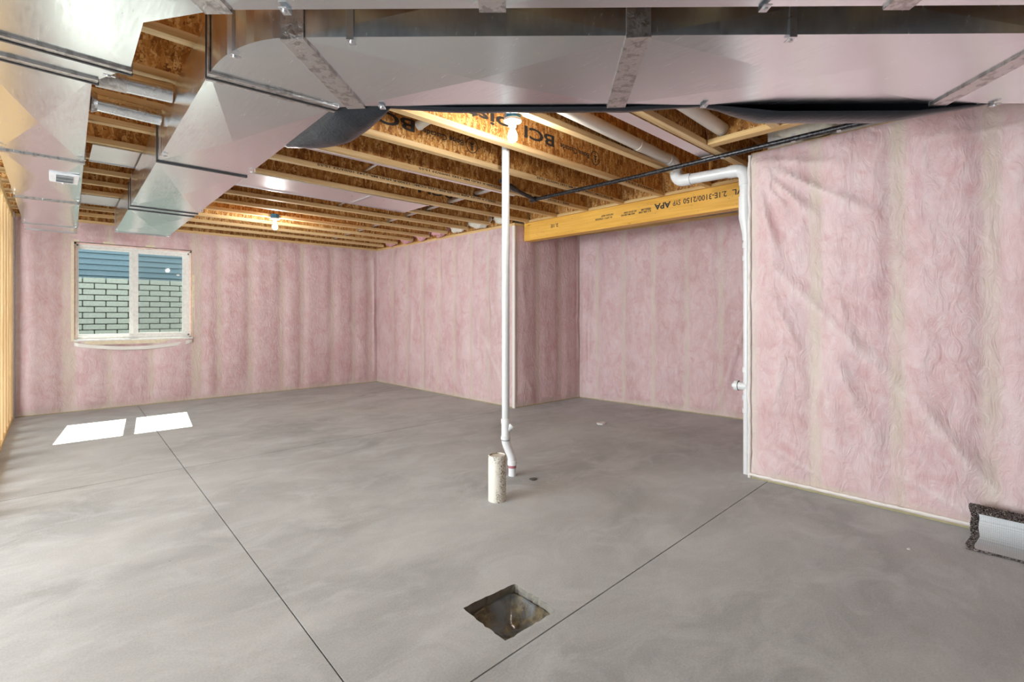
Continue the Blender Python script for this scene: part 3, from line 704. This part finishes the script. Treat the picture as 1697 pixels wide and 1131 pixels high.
def strap(p, out, parent, wd=.026):
    """hanger strap up a duct side with a tab and screw under the bottom edge; out: plan direction away from the duct"""
    p, o_ = Vector(p), Vector(out).normalized(); t = Vector((-o_.y, o_.x)) * wd / 2
    m = MB().quadbox([tuple(p - t + o_ * .007), tuple(p + t + o_ * .007), tuple(p + t + o_ * .009), tuple(p - t + o_ * .009)], ZB - .012, ZJ - .002)
    m.quadbox([tuple(p - t + o_ * .009), tuple(p + t + o_ * .009), tuple(p + t - o_ * .03), tuple(p - t - o_ * .03)], ZB - .013, ZB - .010)
    s_ = m.build('hanger_strap', 'zinc', parent)
    q = p - o_ * .012; MB().lathe((q.x, q.y, ZB - .013), [(.007, 0), (.007, -.004), (.0, -.006)], 8).build('screw', 'zinc', s_)
d_ = Vector((.722, -.692)); n_ = Vector((.692, .722))       # trunk direction, and across it away from the camera
A0 = Vector((.615, 1.783)); A1 = Vector((1.033, 2.166))
d2 = thing('sheet_metal_duct', 'galvanized duct run with black insulation wrap behind its diagonal trunk', 'duct', (1.2, 1.2, ZB), 'ceiling ducts')
s_AB, s_BC, s_CD = 1.215, 2.70, 3.28
def tr(s_, side): return tuple((A0 if side == 0 else A1) + d_ * s_)
for a, b in ((.0, s_AB), (s_AB, s_BC), (s_BC, s_CD)): duct_section([tr(a, 0), tr(b, 0), tr(b, 1), tr(a, 1)], d2)
# elbow: outer edge curved, inner edge short
B0 = Vector((.461, 2.295)); B1 = Vector((.970, 2.250)); ctl = Vector((.452, 1.94))
outer = [(A0 * (1 - t) ** 2 + ctl * 2 * t * (1 - t) + B0 * t * t) for t in [k / 12 for k in range(13)]]
duct_section([tuple(p) for p in reversed(outer)] + [tuple(A0 + n_ * .001)][:0] + [tuple(A1), tuple(B1)], d2, brk=.0, name='duct_elbow')
def dx(y, side): return (.461 + (y - 2.3) * .0132) if side == 0 else (.968 + (y - 2.25) * .0143)
ysec = [2.272, 3.79, 5.50, 5.68, 7.33]
for a, b in zip(ysec[:-1], ysec[1:]): duct_section([(dx(a, 0), a), (dx(a, 1), a), (dx(b, 1), b), (dx(b, 0), b)], d2, brk=.018 if b - a > .5 else .002)
seam(A0, A1, .085, d2); seam(tr(s_AB, 0), tr(s_AB, 1), .085, d2); seam(tr(s_BC, 0), tr(s_BC, 1), .075, d2)
seam((.461, 2.295), (.970, 2.25), .075, d2)
seam((.461, 2.300), (.970, 2.255), .012, d2, 'drive_cleat', 'dark_cleat', h=.010)
for y in (3.79,): seam((dx(y, 0), y), (dx(y, 1), y), .022, d2, 'drive_cleat', 'dark_cleat')
for y in (5.50, 5.68): seam((dx(y, 0), y), (dx(y, 1), y), .016, d2, 'drive_cleat', 'dark_cleat', h=.004)
for y in (7.33,): seam((dx(y, 0), y - .008), (dx(y, 1), y - .008), .02, d2, 'drive_cleat', 'zinc', h=.004)
strap(tr(.205, 0), -n_, d2); strap(tr(1.75, 0), -n_, d2); strap(tr(1.62, 1), n_, d2); strap(tr(.125, 1), n_, d2); strap(tr(2.95, 1), n_, d2)
strap(tuple(outer[7]), (-1, -.35), d2)
for y in (3.6, 5.3, 7.25): strap((dx(y, 0), y), (-1, 0), d2, .014); strap((dx(y, 1), y), (1, 0), d2, .014)
# black insulation wrap bulging behind the trunk and across the inner corner
path = []
corner_pts = [(Vector((1.000, 2.95)), .03, 0), (Vector((1.05, 2.80)), .16, 0), (Vector((1.075, 2.60)), .21, 0), (Vector((1.10, 2.40)), .21, 0), (Vector((1.13, 2.22)), .17, 0)]
def wrap_profile(base, outv, bulge_, sag, nv=9):
    """half-round section hanging against the duct side"""
    pts = []
    for j in range(nv + 1):
        a = math.pi * j / nv; z = (ZT - .01) * (1 + math.cos(a)) / 2 + (ZB + .006 - sag) * (1 - math.cos(a)) / 2
        p = base + outv * (.004 + bulge_ * math.sin(a) ** .7); pts.append((p.x, p.y, z))
    return pts
rows = []
NS = 90
for i in range(NS + 1):
    s_ = .13 + (2.95 - .13) * i / NS
    hang = min(abs(s_ - x) for x in (.125, 1.62, 2.95)); hang2 = min(1, hang / .35)
    bl = .10 + (.07 if s_ < 1.62 else .20) * hang2 + .012 * noise.noise(Vector((s_ * 9, 0, 0)))
    rows.append(wrap_profile(A1 + d_ * s_, n_, bl, .004 + (.010 if s_ < 1.62 else .035) * hang2))
m = MB(); nv = 10
for r in rows: m.v += r
for i in range(len(rows) - 1):
    for j in range(nv - 1): a = i * nv + j; m.f.append([a, a + nv, a + nv + 1, a + 1])
o = m.build('insulation_wrap', 'black_wrap', d2, smooth=True, fix=False); o.modifiers.new('thickness', 'SOLIDIFY').thickness = .004
# inner corner web of the wrap: swept from duct side to trunk
m = MB(); nu, nv = 40, 14
Pa, Pb = Vector((1.00, 2.98)), Vector((1.16, 2.06)); inn0, inn1 = Vector((.972, 2.30)), Vector((1.04, 2.165))
def web(a, b):
    # a along the diagonal edge, b from the duct (0) to the free outer edge and up (1)
    e = Pa.lerp(Pb, a) + Vector((.07, .03)) * math.sin(math.pi * a)
    if a < .72: i_ = Vector((dx(2.98 - a / .72 * .72, 1) - .004, 2.98 - a / .72 * .72))
    else: i_ = Vector((.968, 2.26)).lerp(A1 + d_ * .14, (a - .72) / .28)
    q = i_.lerp(e, min(1, b * 1.6)); rr = .05 * math.sin(math.pi * a) * math.sin(math.pi * min(1, b * 1.25))
    z = ZB + .004 - rr + (max(0, b - .55) / .45) ** 1.5 * .22 + .006 * noise.noise(Vector((a * 7, b * 2, 3))) * min(1, b * 5)
    q = q + Vector((.92, .39)) * (.04 * math.sin(math.pi * a) * math.sin(math.pi * min(1, b)))
    return (q.x, q.y, min(z, ZT))
o = m.grid(web, nu, nv).build('insulation_wrap', 'black_wrap', d2, smooth=True, fix=False); o.modifiers.new('thickness', 'SOLIDIFY').thickness = .004

# second run
d1 = thing('sheet_metal_duct', 'galvanized duct run carrying a small white register, nearest the stud wall', 'duct', (0, 3, ZB), 'ceiling ducts')
F0 = Vector((.285, 1.883)) + d_ * .0
def tu(s_, side): p = F0 + d_ * s_ - n_ * (0 if side else .45); return tuple(p)
for a, b in ((.14, 1.02), (1.02, 2.3), (2.3, 3.1)): duct_section([tu(a, 0), tu(b, 0), tu(b, 1), tu(a, 1)], d1)
in_c = Vector((.220, 2.035))
o0 = Vector(tu(.14, 0)); o1 = Vector((-.23, 2.46)); ctl = Vector((-.235, 1.86))
cur = [(o0 * (1 - t) ** 2 + ctl * 2 * t * (1 - t) + o1 * t * t) for t in [k / 12 for k in range(13)]]
duct_section([tuple(p) for p in reversed(cur)] + [tu(.14, 1), tuple(in_c), (.224, 2.47)], d1, brk=0.004, name='duct_elbow')
seam(tu(.14, 0), tu(.14, 1), .09, d1); seam(tu(1.02, 0), tu(1.02, 1), .085, d1); seam(tu(2.3, 0), tu(2.3, 1), .085, d1)
def ex(y, side): return (-.238 + (y - 2.65) * .002) if side == 0 else (.118 + (y - 2.67) * .0170)
duct_section([(-.235, 2.47), (.21, 2.475), (.135, 2.66), (-.238, 2.66)], d1, brk=0.001, name='duct_collar')
ysec = [2.66, 4.165, 5.715, 7.30, 7.80]
for a, b in zip(ysec[:-1], ysec[1:]): duct_section([(ex(a, 0), a), (ex(a, 1), a), (ex(b, 1), b), (ex(b, 0), b)], d1, brk=.013 if b - a > .6 else .0)
seam((-.235, 2.46), (.224, 2.472), .04, d1); seam((-.238, 2.655), (.13, 2.665), .05, d1)
seam((-.235, 2.478), (.224, 2.487), .012, d1, 'drive_cleat', 'dark_cleat', h=.010); seam((-.238, 2.672), (.13, 2.682), .012, d1, 'drive_cleat', 'dark_cleat', h=.010)
for y in (4.165, 5.715): seam((ex(y, 0), y), (ex(y, 1), y), .035, d1)
for y in (7.30, 7.79): seam((ex(y, 0), y), (ex(y, 1), y), .018, d1, 'drive_cleat', 'zinc', h=.004)
for y in (2.55, 4.05, 5.5, 7.15): strap((ex(y, 1) + (.06 if y < 2.6 else 0), y), (1, 0), d1, .014); strap((ex(y, 0), y), (-1, 0), d1, .014)
strap(tu(.36, 1), n_, d1); strap(tu(1.88, 1), n_, d1)
# register on the underside
rg = MB().box(-.02, .135, 4.53, 4.84, ZB - .014, ZB - .004).build('register', 'register_white', d1, bevel=.003); rg['label'] = 'small white vent register'
MB().box(.015, .105, 4.58, 4.80, ZB - .0165, ZB - .0138).build('opening', 'register_dark', rg)
for y in (4.585, 4.69, 4.795): MB().obox((.060, y, ZB - .018), (.046, 0, 0), (0, .012, .003), (0, 0, .001)).build('louver', 'register_white', rg)
MB().box(.045, .055, 4.825, 4.85, ZB - .024, ZB - .012).build('lever', 'register_white', rg)
# crossover pipes between both runs
c1 = thing('round_duct', 'foil-taped round pipe crossing the gap between both ducts', 'pipe', (.3, 3.1, 2.40), 'round crossover pipes')
MB().tube([(.152, 3.12, 2.42), (.458, 3.10, 2.42)], .05, 24).build('pipe', 'round_pipe_metal', c1, smooth=True)
MB().tube([(.150, 3.12, 2.42), (.27, 3.112, 2.42)], .053, 24).build('foil_tape', 'foil_tape', c1, smooth=True)
c2 = thing('round_duct', 'bright round steel pipe crossing between both ducts', 'pipe', (.3, 3.5, 2.40), 'round crossover pipes')
MB().tube([(.146, 3.515, 2.42), (.463, 3.53, 2.42)], .045, 24).build('pipe', 'round_pipe_metal', c2, smooth=True)
MB().lathe((.146, 3.515, 2.42), [(.047, 0), (.058, .005), (.058, .012), (.047, .03)], 20, (1, 0, 0)).build('collar', 'foil_tape', c2, smooth=True)

# joist-bay pans
def pan(x0, x1, ka, kb, label, mid=None):
    ya, yb = jy(ka) - .004, jy(kb) + .012; t = thing('joist_pan', label, 'panel', (x0, ya, ZJ - .01), 'sheet-metal joist pans')
    MB().box(x0, x1, ya, yb, ZJ - .004, ZJ - .0015).build('sheet', 'galvanized_pan', t)
    for y in (ya, yb): MB().box(x0, x1, y - .008, y + .008, ZJ - .010, ZJ - .003).build('rolled_edge', 'zinc', t)
    if mid: MB().obox((mid, (ya + yb) / 2, ZJ - .0065), (.022, 0, 0), (0, (yb - ya) / 2, 0), (0, 0, .0025)).build('cover_strip', 'zinc', t)
    return t
pan(.21, 3.10, 6, 7, 'long pale sheet-metal pan closing a joist bay across the wrapped duct', 2.42)
pan(.21, .80, 10, 11, 'short pale sheet-metal pan between the two duct ends')
tag(MB().box(1.15, 3.5, jy(4) - .012, jy(4) + .030, ZJ - .005, ZJ - .002).build('steel_strip', 'galvanized_pan'), 'thin pale steel strip under a printed joist flange', 'strip')
tag(MB().quadbox([(2.4, 1.695), (3.85, 1.695), (3.85, 1.79), (2.4, 1.79)], ZJ - .005, ZJ - .002).build('steel_strip', 'galvanized_pan'), 'thin pale steel strip beside the drain pipe above the black wrap', 'strip')

# ------------------------------------------------------------------ pipes
# gas pipe
gp = thing('gas_pipe', 'long black iron gas pipe strapped below the joists', 'pipe', (3.76, 2.2, 2.46))
ZG = 2.472
MB().tube([(3.70, 3.56, ZG), (3.742, 2.4, ZG), (3.73, 1.3, ZG), (3.735, .4, ZG), (3.75, -1.2, ZG)], .0185, 14).build('pipe', 'black_iron', gp, smooth=True)
MB().lathe((3.692, 3.60, ZG), [(0, -.035), (.027, -.035), (.030, -.02), (.027, 0), (.030, .02), (.027, .045), (0, .045)], 14, (0, -1, 0)).build('elbow_fitting', 'black_iron', gp, smooth=True)
MB().tube([(3.69, 3.585, ZG), (3.45, 3.52, 2.482), (3.20, 3.445, 2.498), (3.05, 3.40, 2.51)], .020, 12).build('pipe', 'black_iron', gp, smooth=True)
MB().lathe((3.26, 3.463, 2.494), [(0, -.06), (.028, -.06), (.030, 0), (.028, .06), (0, .06)], 12, (-.25, -.075, .016)).build('coupling', 'black_iron', gp, smooth=True)
for y in (3.45, 3.05, 1.62, 1.13, .86): MB().tube([(3.739, y - .012, ZG), (3.739, y + .012, ZG)], .0225, 14).build('strap', 'zinc', gp, smooth=True)
for y in (3.05, 1.13, .86): MB().box(3.733, 3.745, y - .010, y + .010, ZG + .02, ZJ + .01).build('strap_tail', 'zinc', gp)
cp = thing('steel_conduit', 'dark steel pipe threaded through the joist webs toward the window wall', 'pipe', (3.4, 6, 2.55))
MB().tube([(3.345, 3.84, 2.578), (3.36, 4.6, 2.575), (3.385, 5.6, 2.572), (3.44, 7.2, 2.57), (3.5, 8.38, 2.57)], .026, 12).build('pipe', 'zinc', cp, smooth=True)
for k in range(5, 14): MB().tube([(3.345 + (jy(k) - 3.84) * .034, jy(k) - FW / 2 - .012, 2.574), (3.345 + (jy(k) - 3.84) * .034, jy(k) - FW / 2 + .012, 2.574)], .034, 12).build('grommet', 'black_iron', cp, smooth=True)
rc = thing('rod_conduit', 'short bright conduit stub crossing a joist bay behind the duct', 'pipe', (2.0, 3.8, 2.55))
MB().tube([(1.99, 3.66, 2.535), (2.06, 4.14, 2.56)], .012, 10).build('rod', 'zinc', rc, smooth=True)
rc = thing('rod_conduit', 'short bright conduit stub beyond the long pale joist pan', 'pipe', (2.3, 5.4, 2.55))
MB().tube([(2.42, 5.2, 2.54), (2.46, 5.62, 2.56)], .012, 10).build('rod', 'zinc', rc, smooth=True)
# wall drain
dp = thing('drain_pipe', 'white plastic drain pipe elbowing down beside the near insulated wall', 'pipe', (3.99, 1.56, 0))
X0 = 3.99; R3 = .0445
MB().tube([(2.2, 2.045, 2.58), (3.86, 2.125, 2.58)], R3, 20).build('pipe', 'pvc_warm', dp, smooth=True)
el = arc((3.88, 2.126, 2.50), .08, math.pi / 2, 0, (1, 0, 0), (0, 0, 1))
MB().tube([(3.80, 2.122, 2.58)] + el + [(3.96, 2.126, 2.475)], R3 + .006, 20).build('elbow', 'pvc_white', dp, smooth=True)
MB().tube([(3.955, 2.13, 2.50)] + arc((3.96, 2.05, 2.49), .075, math.pi, 1.5 * math.pi, (0, -1, 0), (0, 0, 1)) + [(3.965, 1.99, 2.415)], R3 + .006, 20).build('elbow', 'pvc_white', dp, smooth=True)
MB().tube([(3.962, 2.05, 2.415), (3.985, 1.62, 2.408)], R3, 20).build('pipe', 'pvc_white', dp, smooth=True)
MB().tube([(3.983, 1.68, 2.409), (3.986, 1.62, 2.407)] + arc((3.988, 1.62, 2.335), .072, math.pi / 2, 0, (0, -1, 0), (0, 0, 1))[1:] + [(3.988, 1.548, 2.28)], R3 + .006, 20).build('elbow', 'pvc_white', dp, smooth=True)
MB().tube([(3.988, 1.548, 2.30), (3.988, 1.548, 2.12)], R3, 20).build('pipe', 'pvc_white', dp, smooth=True)
MB().tube([(3.988, 1.548, 2.19), (3.988, 1.548, 2.02), (3.99, 1.54, 1.90), (3.99, 1.538, 1.84)], [R3 + .006, R3 + .006, .034, .034], 20).build('reducer', 'pvc_white', dp, smooth=True)
MB().tube([(3.99, 1.538, 1.87), (3.99, 1.538, 0.0)], .028, 16).build('pipe', 'pvc_white', dp, smooth=True)
for z in (1.80, 1.70, .82, .60, .50): MB().tube([(3.99, 1.538, z - .02), (3.99, 1.538, z + .02)], .034, 16).build('coupling', 'pvc_white', dp, smooth=True)
ct = MB().tube([(3.99, 1.538, .69), (3.985, 1.60, .69)], .033, 16).build('cleanout', 'pvc_white', dp, smooth=True)
MB().lathe((3.985, 1.60, .69), [(.040, 0), (.040, .03), (.018, .03), (.018, .05), (0, .05)], 16, (0, 1, 0)).build('cap', 'pvc_white', ct)
for (xa, ya, za, ra) in ((3.30, 2.098, 2.58, .049),): MB().tube([(xa, ya, za), (xa + .05, ya + .002, za)], ra, 20).build('coupling', 'pvc_warm', dp, smooth=True)
p2 = thing('vent_pipe', 'cream plastic pipe lying in the joist bay above the yellow header', 'pipe', (3.2, 1.42, 2.6))
MB().tube([(2.3, 1.50, 2.60), (3.525, 1.534, 2.596)], .048, 20).build('pipe', 'pvc_warm', p2, smooth=True)
p3 = thing('pipe_stub', 'short cream plastic pipe end poking through a lettered joist', 'pipe', (1.9, 2.9, 2.63))
MB().tube([(1.905, 2.70, 2.625), (1.93, 3.03, 2.625)], .032, 18).build('pipe', 'pvc_warm', p3, smooth=True)
MB().lathe((1.93, 3.03, 2.625), [(.034, -.03), (.036, 0), (.030, .004), (0, .004)], 18, (.08, 1, 0)).build('end_cap', 'pvc', p3, smooth=True)

# standing pipe
vp = thing('standing_pipe', 'tall white plastic pipe standing from floor to ceiling', 'pipe', (2.611, 2.775, 0))
TX, TY = 2.573, 2.81; BX, BY = 2.611, 2.775; r2 = .030
MB().tube([(TX, TY, .40), (TX, TY, ZD - .002)], r2, 24).build('pipe', 'pvc', vp, smooth=True)
MB().lathe((TX, TY, .405), [(r2, 0), (.036, .002), (.037, .035), (.033, .04), (r2, .042)], 24).build('coupling', 'pvc_white', vp, smooth=True)
wy = MB().tube([(TX, TY, .285), (TX, TY, .41)], .0335, 24).build('wye_fitting', 'pvc_white', vp, smooth=True)
MB().tube([(TX, TY, .345), (TX + .030, TY - .028, .385)], .027, 18).build('branch', 'pvc_white', wy, smooth=True)
MB().lathe((TX + .030, TY - .028, .385), [(.031, -.01), (.031, .012), (.022, .014), (0, .014)], 18, (.6, -.56, .8)).build('plug', 'pvc_white', wy, smooth=True)
MB().lathe((TX, TY, .285), [(r2, -.005), (.038, 0), (.038, .02), (.034, .024)], 24).build('collar', 'pvc_white', vp, smooth=True)
MB().lathe((TX, TY, .275), [(.034, 0), (.034, .006)], 24).build('gasket', 'register_dark', vp)
sc_pts = []
for k in range(13):
    t = k / 12; s_ = t * t * (3 - 2 * t); sc_pts.append((TX + (BX - TX) * s_, TY + (BY - TY) * s_, .285 - t * .175))
MB().tube(sc_pts, .0335, 24).build('offset_bend', 'pvc_white', vp, smooth=True)
MB().lathe((BX, BY, .085), [(r2, -.003), (.038, 0), (.038, .03), (.033, .035)], 24).build('collar', 'pvc_white', vp, smooth=True)
MB().tube([(BX, BY, 0.0), (BX, BY, .10)], r2, 24).build('base_pipe', 'pvc_white', vp, smooth=True)
MB().tube([(BX, BY, .062), (BX, BY, .084)], r2 + .0012, 24, cap=False).build('primer_band', 'primer_purple', vp, smooth=True)
# capped stub
st = thing('capped_stub', 'short thick cream pipe stub spattered with concrete, standing on the floor', 'pipe', (2.191, 2.478, 0))
MB().lathe((2.191, 2.478, 0), [(.0605, 0), (.0605, .302), (.058, .307), (.053, .307), (.052, .295), (0, .294)], 32).build('pipe', 'pvc_dirty', st, smooth=True)
MB().lathe((2.191, 2.478, .294), [(0, 0), (.046, .0), (.046, .006), (.0, .008)], 28).build('cap', 'pvc_warm', st, smooth=True)

# ------------------------------------------------------------------ lamps
def lamp(x, y, z, label, box_z):
    t = thing('bulb_fixture', label, 'lamp', (x, y, z), 'bare bulb fixtures')
    MB().lathe((x, y, z), [(.0, .05), (.050, .05), (.052, 0), (.0, 0)], 8).build('junction_box', 'blue_plastic', t)
    MB().lathe((x, y, z), [(.0, 0), (.056, 0), (.058, -.006), (.055, -.014), (.035, -.020), (.026, -.026), (.024, -.045), (.018, -.045), (0, -.04)], 28).build('lampholder', 'porcelain', t, smooth=True)
    MB().lathe((x, y, z - .042), [(.014, 0), (.014, -.018), (.022, -.035), (.029, -.052), (.031, -.068), (.028, -.084), (.018, -.097), (.006, -.102), (0, -.1025)], 24).build('bulb', 'bulb_glow', t, smooth=True)
lamp(2.105, 2.235, 2.482, 'lit bare bulb on porcelain holder beside the white standing pipe', 0)
lamp(2.06, 6.60, 2.486, 'lit bare bulb on blue box between joists facing the window wall', 0)

# ------------------------------------------------------------------ things on the floor
# crumpled plastic in the pit
cxp, cyp = 1.415, 1.518
def pit(a, b):
    x = cxp - .137 + .274 * a; y = cyp - .132 + .264 * b
    e = max(abs(a - .5), abs(b - .5)) * 2
    z = -.10 + .016 * noise.noise(Vector((a * 2.2, b * 2.2, 4))) + .004 * noise.noise(Vector((a * 5, b * 5, 1))) + .065 * e ** 2.5 + (.02 if a > .72 + .1 * b else 0) * (a - .72)
    return (x, y, max(-.165, z))
tag(MB().grid(pit, 36, 36).build('plastic_sheet', 'pit_plastic', smooth=True, fix=False), 'dirty crumpled plastic sheet lining the square pit in the floor', 'sheet').modifiers.new('thickness', 'SOLIDIFY').thickness = .003
# carpet remnant: half-rolled sheet, hollow toward the room
cr = thing('carpet_remnant', 'curled grey-brown carpet remnant with white backing against the near wall', 'carpet', (3.75, -.3, 0))
prof = [(3.590, .014), (3.66, .012), (3.74, .014), (3.80, .028), (3.845, .06), (3.862, .10), (3.855, .140), (3.82, .168), (3.765, .176), (3.705, .168)]   # cross-section of the curl
prof = [(a - .032, b) for a, b in prof]
def pr(t):
    q = t * (len(prof) - 1); i = min(int(q), len(prof) - 2); f = q - i
    p_ = [Vector(prof[max(0, min(len(prof) - 1, i + k))]) for k in (-1, 0, 1, 2)]
    return 0.5 * ((2 * p_[1]) + (p_[2] - p_[0]) * f + (2 * p_[0] - 5 * p_[1] + 4 * p_[2] - p_[3]) * f * f + (3 * p_[1] - p_[0] - 3 * p_[2] + p_[3]) * f ** 3)
CY0, CY1 = .205, -.95
def csheet(t, b, off=0.0):
    p_ = pr(t); dp_ = (pr(min(1, t + .01)) - pr(max(0, t - .01))); nn_ = Vector((dp_.y, -dp_.x)).normalized()
    y = CY0 + (CY1 - CY0) * b + .012 * noise.noise(Vector((t * 5, 0, 0))) * (1 - b); q = p_ + nn_ * off
    return (q.x, y, q.y + .008 * noise.noise(Vector((b * 4, t * 2, 0))) * t)
MB().grid(lambda a, b: csheet(a, b), 36, 30).build('backing', 'carpet_backing', cr, smooth=True, fix=False)
m = MB().grid(lambda a, b: csheet(a, b, .003), 36, 30); m.build('pile_base', 'carpet_pile', cr, smooth=True, fix=False)
m = MB(); rg_ = random.Random(5)
def tuft(t, b, ln):
    p_ = Vector(csheet(t, b, .002)); q = Vector(csheet(t, b, .002 + ln)); dv = (q - p_) + Vector((rg_.uniform(-.004, .004), rg_.uniform(-.004, .004), rg_.uniform(-.003, .003)))
    u_ = dv.orthogonal().normalized() * .0024; w_ = dv.cross(u_).normalized() * .0024; b0 = len(m.v)
    if p_.z + dv.z < .001: dv.z = .001 - p_.z
    for k in range(3): a = k * 2.094; m.v.append(tuple(p_ + u_ * math.cos(a) + w_ * math.sin(a)))
    for k in range(3): a = k * 2.094 + .5; m.v.append(tuple(p_ + dv + (u_ * math.cos(a) + w_ * math.sin(a)) * .7))
    m.f.append([b0 + 3, b0 + 4, b0 + 5])
    for k in range(3): k2 = (k + 1) % 3; m.f.append([b0 + k, b0 + k2, b0 + 3 + k2, b0 + 3 + k])
for i in range(15000): tuft(rg_.random(), rg_.random() ** 1.6, rg_.uniform(.006, .012))
for i in range(3200): tuft(rg_.uniform(.0, .97), rg_.uniform(-.030, .008), rg_.uniform(.004, .012))
for i in range(500): tuft(rg_.uniform(-.0, .015), rg_.random(), rg_.uniform(.004, .008)); tuft(rg_.uniform(.985, 1.0), rg_.random(), rg_.uniform(.006, .012))
o = m.build('carpet_pile', 'carpet_pile', cr, fix=False); o['kind'] = 'stuff'
# debris
def splat(name, mat, x, y, r, h, label, cat, sd):
    mm = MB(); k = 18; pts = [(x + r * (1 + .4 * noise.noise(Vector((math.cos(2 * math.pi * i / k) * 1.5, math.sin(2 * math.pi * i / k) * 1.5, sd)))) * math.cos(2 * math.pi * i / k), y + r * .7 * (1 + .4 * noise.noise(Vector((math.cos(2 * math.pi * i / k) * 1.5, 5, sd)))) * math.sin(2 * math.pi * i / k)) for i in range(k)]
    mm.quadbox(pts, 0.0, h); tag(mm.build(name, mat, bevel=min(.003, h * .4)), label, cat)
splat('plaster_scrap', 'plaster', 4.60, 3.39, .065, .014, 'flat white plaster scrap on the floor of the alcove', 'debris', 2)
splat('concrete_chip', 'mortar', 2.665, 2.60, .035, .006, 'small flat dark patch beside the foot of the standing pipe', 'debris', 5)  # thin dark patch lying on the slab
splat('paper_scrap', 'plaster', 3.33, .45, .012, .004, 'tiny white scrap on the floor before the carpet remnant', 'debris', 9)
